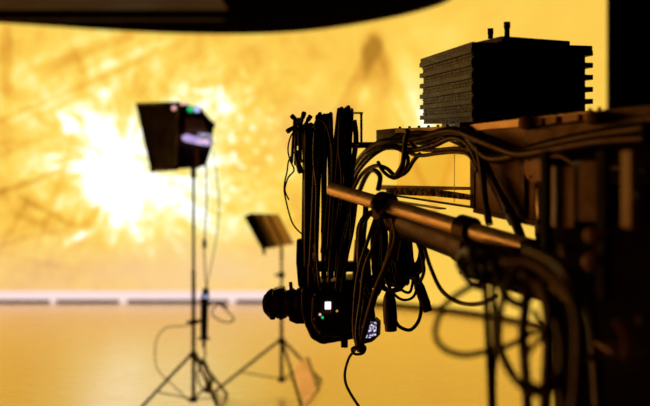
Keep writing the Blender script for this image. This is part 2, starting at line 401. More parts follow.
def ribbon(i0, i1, d0, d1, z0, z1):
    mb = MB(); prev = None
    for i in range(i0, i1 + 1):
        q = [offs(i, d0) + Vector((0, 0, z0)), offs(i, d1) + Vector((0, 0, z0)), offs(i, d1) + Vector((0, 0, z1)), offs(i, d0) + Vector((0, 0, z1))]
        vs = [mb.bm.verts.new(p) for p in q]
        if prev:
            for k in range(4): mb.bm.faces.new((prev[k], vs[k], vs[(k + 1) % 4], prev[(k + 1) % 4]))
        else: mb.bm.faces.new(vs)
        prev = vs
    mb.bm.faces.new(prev[::-1]); return mb
ribbon(0, len(plan) - 1, .01, .12, .03, WZ1 + .03).build('housing', 'black_metal', led)
iw = max(i for i in range(25, len(plan)) if 325 + F * plan[i][0] / plan[i][1] < 300)
ribbon(0, iw, -.03, .005, .03, WZ0).build('light_strip', 'strip', led)
ribbon(iw, len(plan) - 1, -.03, .005, .03, .05).build('kick_board', 'black_metal', led)
# plinth blocks under the strip with little gaps
for (a, b) in ((-300, 51), (57, 120), (128, 229), (236, 300)):
    xa, xb = (a - 325) / F * DW, (b - 325) / F * DW
    MB().box(((xa + xb) / 2, DW, .015), (xb - xa, .09, .03)).build('plinth', 'black_metal', led)
for (a, b) in ((51, 57), (120, 128), (229, 236)):
    xa, xb = (a - 325) / F * DW, (b - 325) / F * DW
    MB().box(((xa + xb) / 2, DW - .02, .015), (xb - xa - .005, .05, .029)).build('connector_lamp', 'strip', led)
ribbon(iw, len(plan) - 1, -.04, .05, 0, .03).build('plinth', 'black_metal', led)
ribbon(0, 25, -.04, .05, 0, .03).build('plinth', 'black_metal', led)

# ------------------------------------------------------------------ hanging screen ceiling with curved rim
zc = 2.94
edge = [(-160, 12), (-80, 17), (0, 21.5), (60, 25.5), (120, 29.5), (180, 32.2), (240, 32.8), (290, 31), (330, 27), (370, 20.5), (400, 14.5), (425, 8), (445, 1), (458, -8), (468, -22), (475, -50)]
ep = []
for px, py in edge:
    d = (zc - CH) * F / (HZ - py); ep.append(Vector(((px - 325) / F * d, d, zc)))
ep = spline(ep, 5)
far = [Vector(p) for p in ep]; poly = far + [Vector((far[-1].x, 3.6, zc)), Vector((-6.5, 3.6, zc)), Vector((-6.5, far[0].y - .3, zc))]
can = thing('overhead_screen', (-1.2, 7, zc), 'dark switched-off overhead screen with a curved rim hanging above the stage', 'ceiling screen')
mb = MB(); mb.prism(poly, (0, 0, .22)); mb.build('panel', 'canopy', can)
mb = MB()
for i in range(len(far) - 1):
    a, b = far[i], far[i + 1]
mb.tube([p + Vector((0, .0, -.004)) for p in far], .012, 6, smooth=False).build('rim', 'black_metal', can)
xr = (227 - 325) / F * 8.0
MB().box(((xr - 5.2) / 2 , 6.0, zc - .006), (xr + 5.2, 4.1, .012)).build('tile', 'canopy_tile', can)
MB().box(((xr - 5.2) / 2, 8.62, zc - .004), (xr + 5.0, .05, .008)).build('seam', 'canopy_tile', can)
for x, y in ((-4.5, 4.5), (.2, 4.5), (-4.5, 7.5), (.2, 7.5)):
    MB().cyl((x, y, zc + .2), (x, y, ZC), .02, 8).build('hanger_rod', 'black_metal', can)

# ------------------------------------------------------------------ generic pieces
def cable(pts, r, label, m='rubber', group=None, name='cable', plug=None, plugm='black_metal', n=8, step=6):
    def dd(d): return d - .33 * max(0, min(1, (2.3 - d) / .3)) if d > 1.6 else d
    r *= dd(pts[0][2]) / pts[0][2]
    w = [P(x, y, dd(d)) for x, y, d in pts]
    o = MB().tube(w, r, n, step=step).build(name, m)
    tag(o, label, 'cable', group)
    if plug:
        a = w[-1]; d = (w[-1] - w[-2]).normalized()
        MB().lathe(a - d * .006, a + d * plug, [(0, r), (.2, r * 1.5), (.8, r * 1.7), (1, r * 1.2)], 14).build('plug', plugm, o)
    return o

def coil(x, top, bot, w, d, turns, r, label, m='rubber', depth=.10, skew=0, seed=1, pinch=.5, tie=True, round_=False):
    """hanging hank of cable: x, top, bot, w in pixels at depth d"""
    rnd = random.Random(seed); k = d / F
    cx = (x - 325) * k; zt = CH - (top - HZ) * k; zb = CH - (bot - HZ) * k; W = w * k
    pts = []
    per = 14
    for t in range(turns):
        o = ((t + .5) / turns - .5) * W * .9 + rnd.uniform(-.5, .5) * W * .08
        z1 = zt - rnd.uniform(0, .025) * (zt - zb); z0 = zb + rnd.uniform(0, .28) * (zt - zb)
        dp = depth * rnd.uniform(.55, 1) ; dy = rnd.uniform(-.02, .02); sway = rnd.uniform(-.5, .5) * W * .35
        for j in range(per):
            a = 2 * math.pi * j / per
            c, s_ = math.cos(a), math.sin(a)
            z = (z1 + z0) / 2 + (z1 - z0) / 2 * (abs(c) ** .6) * (1 if c >= 0 else -1)
            h = (z - z0) / (z1 - z0 + 1e-6)
            y = d + dy + dp / 2 * (abs(s_) ** .8) * (1 if s_ >= 0 else -1) * (pinch + (1 - pinch) * abs(2 * h - 1))
            xx = cx + o * (.8 + .35 * (1 - h)) + sway * (1 - h) + skew * k * (1 - h)
            if round_: xx = cx + o * .25 + s_ * W / 2 * rnd.uniform(.8, 1); y = d + dy + o * .6 + .01 * c
            pts.append(Vector((xx, y, z)))
    o = MB().tube(pts, r, 7, step=3).build('cable_coil', m); tag(o, label, 'cable', None)
    if tie:
        zt_ = zt - (zt - zb) * .22
        ring = [Vector((cx + math.cos(a) * (W * .5 + r), d + math.sin(a) * (depth * .45 * max(pinch, .5) + r), zt_)) for a in [i * math.pi / 8 for i in range(16)]]
        MB().tube(ring, .006, 6, closed=True, step=1).build('cable_tie', 'black_metal', o)
    return o

# ------------------------------------------------------------------ soft light on its stand (left)
D1 = 5.6
def stand(D, cx, top_py, apex_py, base_py, legs, braces, label, rad=.013, collars=()):
    base = P(cx, 0, D); base.z = 0
    st = thing('light_stand', base, label, 'light stand')
    a = P(cx, apex_py, D); b = P(cx, base_py, D); t = P(cx, top_py, D)
    MB().cyl(b, P(cx, (top_py * .45 + apex_py * .55), D), rad, 14).build('lower_pole', 'stand', st)
    MB().cyl(P(cx, (top_py * .45 + apex_py * .55), D), t, rad * .72, 14).build('upper_pole', 'stand', st)
    for py in collars:
        c = MB().lathe(P(cx, py - 3, D), P(cx, py + 3, D), [(0, rad), (.15, rad * 1.9), (.85, rad * 1.9), (1, rad)], 14).build('collar', 'black_metal', st)
        MB().cyl(P(cx, py, D), P(cx, py, D) + Vector((-.045, -.01, 0)), .008, 8).build('knob', 'black_metal', c)
    MB().lathe(P(cx, apex_py - 3, D), P(cx, apex_py + 3, D), [(0, rad), (.1, rad * 2.2), (.9, rad * 2.2), (1, rad)], 14).build('leg_bracket', 'black_metal', st)
    MB().lathe(P(cx, base_py - 2, D), P(cx, base_py + 3, D), [(0, rad), (.1, rad * 2.1), (.9, rad * 2.1), (1, rad)], 14).build('brace_bracket', 'black_metal', st)
    for (dx, dy) in legs:
        foot = Vector((base.x + dx, base.y + dy, .014)); hub = a + Vector((dx, dy, 0)).normalized() * rad * 1.6
        lg = MB().tube([hub, foot], .0095, 10, smooth=False).build('leg', 'stand', st)
        mid = hub.lerp(foot, .62); MB().bar(b, mid, .014, .006).build('brace', 'stand', st)
        MB().ball(foot, .0135).build('rubber_foot', 'black_matte', lg)
    return st
stand(D1, 193.5, 168, 355, 399, [(-.34, -.12), (.24, -.36), (.16, .40)], 0,
      'tall black tripod stand carrying the boxy light head at left', .0125, (322,))

hd = thing('studio_light', P(193.5, 168, D1), 'boxy black light head with lit rear controls on the tall stand at left', 'studio light')
k = D1 / F
def Q(px, py, dd=0.): return P(px, py, D1 + dd)
# barn-box: wide front frame (left, far side) tapering to the housing at the right
front = [Q(137, 104, .22), Q(179, 103, -.16), Q(177, 169, -.16), Q(152, 171, .22)]
back = [Q(166, 110, .42), Q(203, 108, .10), Q(201, 168, .10), Q(170, 166, .42)]
MB().hexa(front, back).build('shade', 'black_matte', hd, bevel=.006)
mb = MB()
for i in range(4): mb.cyl(front[i], front[(i + 1) % 4], .008, 8)
mb.build('front_frame', 'black_metal', hd)
MB().hexa([Q(150, 168.5, .2), Q(154, 168.5, .2), Q(153.5, 172, .2), Q(151, 174, .2)], [Q(150, 168.5, .23), Q(154, 168.5, .23), Q(153.5, 172, .23), Q(151, 174, .23)]).build('flap_corner', 'black_matte', hd)
housing = [Q(177, 105, -.16), Q(202, 109, -.12), Q(214, 124, -.08), Q(212, 146, -.08), Q(206, 166, -.1), Q(178, 168, -.16)]
MB().hexa(housing, [p + Vector((-.05, .2, 0)) for p in housing]).build('housing', 'black_metal', hd, bevel=.006)
MB().hexa([Q(208, 118, -.1), Q(215, 123, -.09), Q(215, 128, -.09), Q(208, 129, -.1)], [Q(208, 118, 0), Q(215, 123, 0), Q(215, 128, 0), Q(208, 129, 0)]).build('knob', 'black_metal', hd)
MB().hexa([Q(186, 118, -.17), Q(203, 120, -.155), Q(207, 131, -.14), Q(186, 132, -.17)], [Q(186, 118, -.13), Q(203, 120, -.12), Q(207, 131, -.1), Q(186, 132, -.13)]).build('heat_sink', 'brown_panel', hd, bevel=.004)
MB().prism([Q(182, 136, -.19), Q(187, 134, -.19), Q(208, 140, -.17), Q(210, 143, -.17), Q(208, 146, -.17), Q(187, 142, -.19), Q(182, 139, -.19)], (0, .03, 0)).build('display', 'display2', hd)
MB().prism([Q(198, 132, -.175), Q(211, 134, -.16), Q(213, 144, -.155), Q(210, 146, -.16), Q(209, 139, -.165), Q(198, 136, -.175)], (0, .03, 0)).build('control_panel', 'display', hd)
MB().ball(Q(190.5, 109, -.16), .019, (1, .5, 1)).build('green_indicator', 'glow_green', hd)
MB().ball(Q(197, 109, -.15), .021, (1, .5, 1.0)).build('blue_indicator', 'glow_blue', hd)
MB().ball(Q(174, 108, -.17), .015, (1, .5, 1)).build('pink_indicator', 'glow_pink', hd)
MB().box(Q(184, 104, -.15), (.06, .02, .012)).build('top_lamp', 'glow_pink', hd)
MB().hexa([Q(194.5, 150, -.19), Q(198.5, 150, -.19), Q(199, 168, -.19), Q(195.5, 169, -.19)], [Q(194.5, 150, -.1), Q(198.5, 150, -.1), Q(199, 168, -.1), Q(195.5, 169, -.1)]).build('mount_bracket', 'brown_panel', hd)
MB().cyl(Q(193.5, 160, .0), Q(193.5, 178, 0), .017, 14).build('spigot', 'black_metal', hd)

cable([(206, 165, D1 - .06), (206.5, 200, D1), (205, 230, D1), (204, 246, D1), (205, 270, D1), (207, 294, D1)], .0045,
      'thin black lead dropping from the light head to the slim power unit', 'rubber')
tag(MB().lathe(P(204.5, 239, D1), P(204.5, 249, D1), [(0, .008), (.2, .013), (.8, .013), (1, .006)], 12).build('cable_joint', 'black_metal'),
    'small inline plug on the thin lead right of the tall stand', 'plug')
cable([(213, 150, D1 - .04), (219, 200, D1 + .05), (216, 240, D1 + .05), (208, 280, D1 + .02), (206, 296, D1)], .003,
      'very thin outer lead bowing right of the stand below the light head', 'brown_cable')
pw = thing('power_unit', P(204, 342, D1), 'slim upright black power unit hanging beside the tall stand', 'power unit')
MB().hexa([P(200.5, 340, D1 - .03), P(207.5, 340, D1 - .03), P(207.5, 340, D1 + .03), P(200.5, 340, D1 + .03)],
          [P(200.5, 298, D1 - .03), P(208.5, 298, D1 - .03), P(208.5, 298, D1 + .03), P(200.5, 298, D1 + .03)]).build('body', 'black_metal', pw, bevel=.006)
MB().cyl(P(204, 340, D1), P(204, 347, D1), .012, 12).build('bottom_plug', 'black_metal', pw)
MB().box(P(204, 338.5, D1), (.07, .03, .014)).build('foot_flange', 'black_metal', pw)
MB().cyl(P(206, 288, D1), P(205, 299, D1), .018, 12, .026).build('top_plug', 'black_metal', pw)
MB().bar(P(193.5, 322, D1 - .0), P(204, 320, D1), .02, .02).build('clamp_arm', 'black_metal', pw)
MB().ball(P(205.5, 296.5, D1 - .03), .010).build('blue_indicator', 'glow_blue', pw)
cable([(208, 306, D1), (216, 302, D1 + .05), (228, 312, D1 + .1), (234, 320, D1 + .1), (224, 322, D1 + .05), (212, 314, D1), (218, 304, D1 - .05), (228, 308, D1 - .05)], .005,
      'small tangled cable loop sticking out right of the slim power unit', 'rubber')
cable([(200, 322, D1), (184, 326, D1 - .05), (168, 327, D1 - .1), (158, 336, D1 - .15), (155, 352, D1 - .2), (158, 370, D1 - .2), (176, 388, D1 - .2), (190, 402, D1 - .25)], .0035,
      'brown lead sagging in a wide bow left of the tall stand', 'brown_cable')
cable([(204, 346, D1), (205, 356, D1), (199, 368, D1), (198, 380, D1), (206, 392, D1), (212, 384, D1), (207, 366, D1), (203, 360, D1), (212, 390, D1 - .1), (216, 398, D1 - .15), (222, 407, D1 - .3)], .006,
      'black cable twisting down between the legs of the tall stand', 'rubber')
pl = thing('cable_plug', P(208, 386, D1), 'fat black cable plug dangling between the tall stand legs', 'plug')
MB().lathe(P(209, 381, D1 - .02), P(208, 393, D1 - .02), [(0, .01), (.2, .022), (.8, .024), (1, .012)], 12).build('plug_body', 'black_metal', pl)

# ------------------------------------------------------------------ small panel light on a second stand
D2 = 6.1
stand(D2, 281.5, 257, 341, 379, [(-.44, -.02), (.14, -.36), (.26, .30)], 0, 'shorter tripod stand holding the small tilted gold panel', .012, (275, 289))
def R2(px, py, dd=0.): return P(px, py, D2 + dd)
sp_ = thing('panel_light', R2(281.5, 257), 'small tilted gold faced panel light with a dark side on the shorter stand', 'panel light')
fa = [R2(252, 213.5, .08), R2(278, 214.5, -.09), R2(293, 243, -.13), R2(268, 247.5, .04)]
ba = [R2(243.5, 216, .0), R2(262, 216, .2), R2(280, 246, .2), R2(262, 250, -.04)]
MB().prism(fa, (0.004, .008, 0)).build('reflector_face', 'gold_board', sp_, bevel=.001)
MB().hexa([fa[0] + Vector((-.012, .01, 0)), fa[0] + Vector((.03, .02, 0)), fa[3] + Vector((.02, .02, 0)), fa[3] + Vector((-.012, .01, 0))], [ba[0], ba[0] + Vector((.035, .06, 0)), ba[3] + Vector((.02, .06, 0)), ba[3]]).build('housing', 'black_metal', sp_, bevel=.004)
dirx = (fa[1] - fa[0]).normalized(); dirz = (fa[3] - fa[0]).normalized(); nrm = dirx.cross(dirz).normalized()
if nrm.y > 0: nrm = -nrm
for t in (.28, .62):
    a = fa[0].lerp(fa[1], t) + nrm * .006; b = fa[3].lerp(fa[2], t) + nrm * .006
    MB().bar(a, b, .008, .008).build('rib', 'brown_panel', sp_)
MB().cyl(fa[0] + nrm * .01, fa[3] + nrm * .01, .011, 10).build('side_rail', 'black_metal', sp_)
MB().bar(fa[3], fa[2] , .016, .016).build('bottom_rail', 'gold_board', sp_)
MB().cyl(R2(263, 245, -.05), R2(264.5, 254.5, -.05), .011, 10).build('latch', 'black_metal', sp_)
MB().cyl(R2(281.5, 243, .03), R2(281.5, 259, 0), .012, 12).build('tilt_arm', 'gold_board', sp_)
# pale board leaning at the stand's foot
bd = [P(294, 368, 5.86), P(306, 357, 5.77), P(317, 390, 5.60), P(304, 408.6, 5.67)]
bd[3].z = max(bd[3].z, .012)
tag(MB().prism(bd, (.02, .02, -.002)).build('foam_board', 'cream', bevel=.002), 'pale cream board tilted against the leg of the shorter stand', 'board')

# ------------------------------------------------------------------ crane / dolly arm at right
A0 = Vector((.176, 3.0, 0)); A1 = Vector((.655, 1.82, 0)); AD = (A1 - A0).normalized(); AN = Vector((AD.y, -AD.x, 0))
if AN.x > 0: AN = -AN        # towards camera-left
def onarm(px, py, off=0.):
    """point of the arm's side plane (moved off towards the camera's left) seen at a pixel"""
    o = A0 + AN * off; m_ = (px - 325) / F
    # x = m*y : o.x + AD.x t = m (o.y + AD.y t)
    t = (m_ * o.y - o.x) / (AD.x - m_ * AD.y); q = o + AD * t
    return Vector((q.x, q.y, CH - (py - HZ) / F * q.y))
def armpoly(pts, off, th, name, m, parent, bevel=0.):
    return MB().prism([onarm(x, y, off) for x, y in pts], -AN * th).build(name, m, parent, bevel=bevel)
cr_base = Vector((.86, 1.62, 0))
crane = thing('camera_crane', cr_base, 'dark camera crane arm and upright cabinet filling the right side, blurred where nearest', 'camera crane')
# clear window panel, its frame and speckled strip
MB().prism([onarm(400, 138, 0), onarm(472, 127, 0), onarm(472, 207, 0), onarm(396, 196, 0)], -AN * .004).build('clear_panel', 'acrylic', crane)
fr = armpoly([(470, 126), (474, 126), (474, 209), (470, 208)], .004, .012, 'panel_edge', 'tube_dark', crane)
armpoly([(386, 188), (398, 187.5), (435, 189), (472, 195), (472, 200.5), (436, 196.5), (398, 195), (386, 194)], .006, .006, 'speckled_strip', 'speckle', crane)
armpoly([(384, 193.5), (472, 206.5), (472, 208.5), (384, 195)], .005, .012, 'lower_edge', 'tube_dark', crane)
armpoly([(378, 198), (440, 208), (440, 209.5), (378, 200)], .008, .02, 'lower_flange', 'rail', crane)
armpoly([(454, 145), (454.4, 145), (454.4, 202), (454, 202)], .003, .001, 'panel_seam', 'rail', crane)
# brown solid panel
armpoly([(473, 127), (496, 124), (500, 122), (534, 121), (534, 220), (516, 217), (473, 209)], 0, .02, 'side_panel', 'brown_panel', crane, .002)
armpoly([(473, 209), (545, 223), (545, 229), (473, 212.5)], .012, .03, 'bottom_chord', 'brown_panel', crane)
armpoly([(519, 150), (524, 149), (524, 216), (519, 215)], .012, .02, 'panel_post', 'tube_dark', crane)
# top rail
top = [(378, 130), (395, 128.5), (455, 126), (530, 117.5), (604, 109.5), (660, 104)]
for (a, b, mt) in ((0, 1, 'black_metal'), (1, 2, 'rail'), (2, 3, 'rail'), (3, 4, 'rail'), (4, 5, 'tube_dark')):
    (x0, y0), (x1, y1) = top[a], top[b]
    h0, h1 = 4 + (x0 - 378) * .03, 4 + (x1 - 378) * .03
    armpoly([(x0, y0), (x1, y1), (x1, y1 + h1), (x0, y0 + h0)], .01, .05, 'top_rail', mt, crane, .001)
for i in range(22):
    px = 400 + i * 9.5
    ty = 128.5 - (px - 395) * .0417 if px < 455 else 126 - (px - 455) * .1133
    c = onarm(px, ty, -.008)
    MB().cyl(c - Vector((0, 0, .004)), c + Vector((0, 0, .0055)), .0042, 8).build('bolt', 'black_metal', crane)
armpoly([(376, 130), (396, 128), (396, 146), (376, 150)], .004, .08, 'end_block', 'black_metal', crane, .002)
armpoly([(356, 142), (380, 142), (380, 147), (356, 147)], 0, .06, 'end_flange', 'black_metal', crane, .001)
for px in (362, 366, 371): MB().ball(onarm(px, 145, .002), .005).build('rivet', 'screw', crane)
# arm body behind the panels (far side chord) and near side dark body
armpoly([(378, 185), (470, 187), (470, 190), (378, 190)], -.12, .02, 'far_chord', 'tube_dark', crane)
armpoly([(534, 127), (604, 118), (664, 110), (664, 330), (548, 262), (534, 236)], .0, .28, 'gear_body', 'black_matte', crane, .004)
armpoly([(524, 128), (556, 124), (664, 113), (664, 135), (560, 144), (524, 150)], .02, .03, 'side_cheek', 'tube_dark', crane, .004)
# notched brown plates on the rail
for (xa, xb) in ((534, 541), (545, 556), (562, 578), (583, 600)):
    armpoly([(xa, 118 - (xa - 534) * .11), (xb, 118 - (xb - 534) * .11), (xb, 125 - (xb - 534) * .1), (xa, 126 - (xa - 534) * .1)], .03, .02, 'notched_plate', 'brown_panel', crane, .002)
MB().lathe(onarm(525, 123, .06), onarm(525, 123, -.0), [(0, .006), (.05, .014), (.6, .017), (1, .017)], 18).build('locking_knob', 'brown_panel', crane, autosmooth=True)
MB().lathe(onarm(593, 118, .07), onarm(593, 118, -.0), [(0, .006), (.05, .015), (.6, .016), (1, .016)], 18).build('locking_knob', 'brown_panel', crane, autosmooth=True)
# rounded mounting plate
pts = [(524, 152), (549, 150)] + [(536.5 + 12.5 * math.cos(a), 170 + 13 * math.sin(a)) for a in [i * math.pi / 10 for i in range(0, 11)]]
armpoly(pts, .035, .012, 'mounting_plate', 'brown_panel', crane, .001)
for p in ((529, 160), (545, 158), (530, 177), (542, 178)): MB().ball(onarm(*p, .037), .0035).build('rivet', 'screw', crane)
MB().cyl(onarm(539, 181, .03), onarm(541, 238, .03), .010, 12).build('tie_rod', 'tube', crane)
for (px, py, rr) in ((538, 186, .013), (540, 222, .015), (541, 236, .012)):
    MB().lathe(onarm(px, py - 4, .03), onarm(px, py + 4, .03), [(0, .006), (.2, rr), (.8, rr), (1, .006)], 14).build('rod_nut', 'tube_dark', crane)
# upright cabinet panels, dim, near right, reaching the floor
cab = [Vector((.468, 1.86, 0)), Vector((.86, 1.30, 0)), Vector((1.30, 1.50, 0)), Vector((1.05, 2.06, 0))]
MB().hexa(cab, [p + Vector((0, 0, 1.47)) for p in cab]).build('cabinet', 'black_matte', crane, bevel=.01)
MB().hexa([p + Vector((-.08 if i in (0, 1) else .08, .05 if i in (0, 3) else -.05, .0)) for i, p in enumerate(cab)],
          [p + Vector((-.08 if i in (0, 1) else .08, .05 if i in (0, 3) else -.05, .08)) for i, p in enumerate(cab)]).build('base_plate', 'black_metal', crane, bevel=.01)
def near(px, py, d): return P(px, py, d)
def nbox(x0, y0, x1, y1, d, th, name, m, bevel=.003, dd=0.):
    q = [P(x0, y1, d), P(x1, y1, d + dd), P(x1, y0, d + dd), P(x0, y0, d)]
    return MB().prism(q, (0, th, 0)).build(name, m, crane, bevel=bevel)
nbox(556, 166, 574, 228, 1.80, .05, 'door_panel', 'brown_panel', dd=-.04)
nbox(580, 160, 601, 222, 1.72, .05, 'door_panel', 'tube_dark', dd=-.04)
nbox(604, 150, 612, 300, 1.60, .05, 'upright', 'black_matte')
nbox(630, 150, 640, 230, 1.52, .05, 'upright', 'brown_panel')
nbox(545, 150, 552, 300, 1.78, .04, 'upright', 'black_matte')
for (px, py, d, rr, L, mm) in ((593, 236, 1.55, .014, .05, 'brown_panel'), (592, 262, 1.55, .016, .06, 'brown_panel'), (567, 250, 1.6, .012, .05, 'tube_dark'),
                               (568, 275, 1.6, .010, .05, 'tube_dark'), (642, 196, 1.4, .012, .04, 'tube_dark'), (643, 320, 1.4, .008, .03, 'screw'), (592, 358, 1.5, .007, .03, 'screw')):
    c = near(px, py, d); o = MB().lathe(c + Vector((-.012, -L * .5, .002)), c + Vector((.03, L, 0)), [(0, rr * .5), (.12, rr), (.6, rr), (.65, rr * .6), (1, rr * .6)], 16).build('locking_knob', mm, crane, autosmooth=True)
hb = MB().tube([near(555, 284, 1.55), near(566, 292, 1.53), near(582, 306, 1.5)], .0125, 12).build('brake_lever', 'brown_panel', crane)
nbox(612, 352, 648, 356, 1.5, .1, 'shelf_lip', 'brown_panel')
# end post towards the floor
for c in cab:
    MB().cyl((c.x, c.y, 0.0), (c.x, c.y, .05), .05, 14).build('caster', 'black_metal', crane)

# ---- push tube, clamp and thick sleeve tube below the arm
pa, pb = P(334, 190, 2.74), P(548, 253, 2.0)
pole = thing('push_tube', pa, 'long satin metal tube with a rounded end running from cable hanks to the crane', 'tube')
dv = (pb - pa).normalized()
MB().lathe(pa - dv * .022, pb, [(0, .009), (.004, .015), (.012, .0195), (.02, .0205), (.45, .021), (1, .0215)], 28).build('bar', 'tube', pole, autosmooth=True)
def along(a, b, t): return a.lerp(b, t)
for (t0, t1, rr) in ((.275, .325, .036), (.66, .72, .033)):
    MB().lathe(along(pa, pb, t0), along(pa, pb, t1), [(0, .024), (.1, rr), (.9, rr), (1, .024)], 22).build('clamp_collar', 'black_metal', pole, autosmooth=True)
ck = along(pa, pb, .30)
MB().cyl(ck, ck + Vector((-.03, -.05, -.028)), .011, 12).build('clamp_screw', 'screw', pole)
MB().ball(ck + Vector((-.028, -.045, .002)), .017).build('clamp_knob', 'black_metal', pole)
sa, sb = P(397, 218, 2.66), P(552, 273, 1.98)
slv = thing('counter_tube', sa, 'thick dark tube clamped under the satin push tube', 'tube')
MB().lathe(sa, sb, [(0, .035), (.01, .048), (.04, .050), (.5, .050), (.51, .056), (.6, .056), (.61, .050), (1, .050)], 28).build('sleeve', 'black_metal', slv, autosmooth=True)
MB().cyl(along(pa, pb, .31), along(sa, sb, .04), .014, 12).build('link', 'black_metal', slv)
MB().bar(P(468, 258, 2.15), P(552, 284, 1.93), .05, .075).build('lower_block', 'black_matte', slv)
MB().cyl(P(492, 238, 2.2), P(500, 262, 2.16), .022, 14).build('strut', 'black_metal', slv)
MB().cyl(P(535, 240, 2.02), P(541, 290, 2.0), .035, 14).build('strut', 'black_metal', slv)
# supports linking arm and tube at the far end
hang = thing('cable_hanger', P(362, 145, 3.0), 'thin black bracket with an upright loop that carries the hanging cable hanks', 'bracket')
MB().bar(P(300, 146, 3.05), P(380, 145, 3.05), .012, .02).build('rail', 'black_metal', hang)
lp = [P(353.5, 112.5, 3.0), P(361.5, 112.5, 3.0)]
MB().bar(P(345, 113, 3.02), P(363, 113, 3.02), .008, .006).build('loop_top', 'black_metal', hang)
MB().bar(P(361.3, 112.5, 3.02), P(361.3, 146, 3.04), .008, .009, Vector((0, 1, 0))).build('loop_side', 'black_metal', hang)
MB().bar(P(345, 112.5, 3.02), P(345, 146, 3.04), .008, .009, Vector((0, 1, 0))).build('loop_side', 'black_metal', hang)
MB().bar(P(324, 118, 3.05), P(324, 290, 3.05), .02, .02, Vector((0, 1, 0))).build('drop_post', 'black_metal', hang)
for px in (298, 311, 324, 344): MB().cyl(P(px, 124, 3.12), P(px, 124, 2.92), .006, 8).build('peg', 'black_metal', hang)
for px in (298, 311, 324, 344): MB().bar(P(px, 124, 3.06), P(px, 146, 3.06), .008, .008, Vector((0, 1, 0))).build('peg_riser', 'black_metal', hang)

# ------------------------------------------------------------------ counterweight stack
nc = Vector((.392, 2.40, 1.628)); u = Vector((-.078, .55, .022)).normalized(); v = Vector((.365, .165, .012)).normalized(); w = u.cross(v)
w = (w if w.z > 0 else -w).normalized()
SU, SV = .558, .405
def SP(a, b, c): return nc + u * a + v * b + w * c
def sbox(a0, a1, b0, b1, c0, c1):
    return [SP(a0, b0, c0), SP(a1, b0, c0), SP(a1, b1, c0), SP(a0, b1, c0)], [SP(a0, b0, c1), SP(a1, b0, c1), SP(a1, b1, c1), SP(a0, b1, c1)]
NPL = 7; pitch = .034
order = ['lowest', 'second from bottom', 'third from bottom', 'middle', 'third from top', 'second from top', 'topmost']
for i in range(NPL):
    c0 = max(0, pitch * i - .006); c1 = pitch * (i + 1) - .006
    pt = thing('counterweight_plate', SP(.2, .2, c0), f'ridged dark counterweight plate, {order[i]} of the seven in the full-size stack', 'counterweight plate', 'counterweight plates stacked on the crane arm')
    s_ = .0 if i < 6 else .003
    lip = pitch * .42
    if i == 6:
        MB().hexa(*sbox(0, SU, 0, SV, c0, c0 + .014)).build('body', 'plate', pt, bevel=.001)
        continue
    mb = MB(); mb.hexa(*sbox(.008, SU - .010, .008, SV - .022, c0, c1 - lip)); mb.build('body', 'plate', pt)
    MB().hexa(*sbox(-.004, SU, -.004, SV, c1 - lip, c1)).build('lip', 'plate', pt, bevel=.001)
    # raised blocks along the lit left side
    mb = MB(); r_ = random.Random(i)
    for row in range(2):
        a = .012
        while a < SU - .03:
            L_ = r_.uniform(.018, .034)
            z0 = c0 + .0015 + row * (c1 - c0 - lip) * .5
            mb.hexa(*sbox(a, min(a + L_, SU - .012), .0035, .009, z0, z0 + (c1 - c0 - lip) * .36)); a += L_ + .004
    mb.build('cooling_ribs', 'plate', pt)
lN, lR, lL = P(502, 36, 2.42), P(570, 41, 2.55), P(464, 45, 2.62); lq = [lN, lR, lL + lR - lN, lL]
tag(MB().hexa([p - w * .014 for p in lq], lq).build('counterweight_plate', 'plate', bevel=.001), 'smaller dark plate lying askew on the very top of the counterweight stack', 'counterweight plate')
for (px, py0, py1, d, lab) in ((490.5, 28.5, 38.5, 2.60, 'shorter black bolt standing on top of the counterweight stack, left of two'), (507, 22, 37, 2.5, 'taller black bolt standing on top of the counterweight stack, right of two')):
    b_ = thing('clamping_bolt', P(px, py1, d), lab, 'bolt', 'bolts on the counterweight stack')
    MB().cyl(P(px, py1, d), P(px, py0 + 3, d), .0075, 12).build('shaft', 'black_metal', b_)
    MB().cyl(P(px, py0 + 6, d), P(px, py0, d), .0092 if px > 500 else .0085, 6).build('head', 'black_metal', b_)
MB().hexa(*sbox(.05, .40, .03, .25, -.028, -.0005)).build('weight_saddle', 'black_metal', crane)
MB().hexa(*sbox(.06, .1, -.02, .05, -.05, -.001)).build('weight_saddle', 'black_metal', crane)

# ------------------------------------------------------------------ camera head hanging below the cable hanks
DC = 3.0
cam = thing('hanging_camera', P(324, 290, DC), 'black camera head with ridged lens barrel hanging under the cable hanks', 'camera')
def C_(px, py, dd=0.): return P(px, py, DC + dd)
body = [(301, 290), (318, 283), (352, 280), (372, 279), (373, 300), (376, 318), (362, 338), (345, 341), (322, 345), (311, 339), (305, 326), (301, 312)]
MB().prism([C_(x, y, -.09) for x, y in body], (0, .18, 0)).build('body', 'black_metal', cam, bevel=.008)
MB().prism([C_(x, y, -.125) for x, y in [(312, 296), (348, 293), (352, 330), (340, 338), (320, 337), (311, 322)]], (0, .04, 0)).build('side_cover', 'black_metal', cam, bevel=.01)
la, lb = C_(266.5, 304, .05), C_(304, 303, -.0)
MB().lathe(la, lb, [(0, .028), (.01, .036), (.08, .036), (.09, .046), (.2, .046), (.21, .036), (.3, .036), (.31, .050), (.48, .050), (.49, .038), (.6, .038), (.61, .046), (.78, .046), (.79, .036), (.88, .036), (.89, .052), (1, .052)], 24).build('lens_barrel', 'black_metal', cam)
MB().prism([C_(x, y, -.04) for x, y in [(273, 290), (284, 288), (286, 296), (272, 296)]], (0, .06, 0)).build('lens_motor', 'black_metal', cam, bevel=.003)
MB().prism([C_(x, y, -.04) for x, y in [(268, 312), (276, 310), (275, 320), (270, 320)]], (0, .05, 0)).build('lens_lever', 'black_metal', cam, bevel=.003)
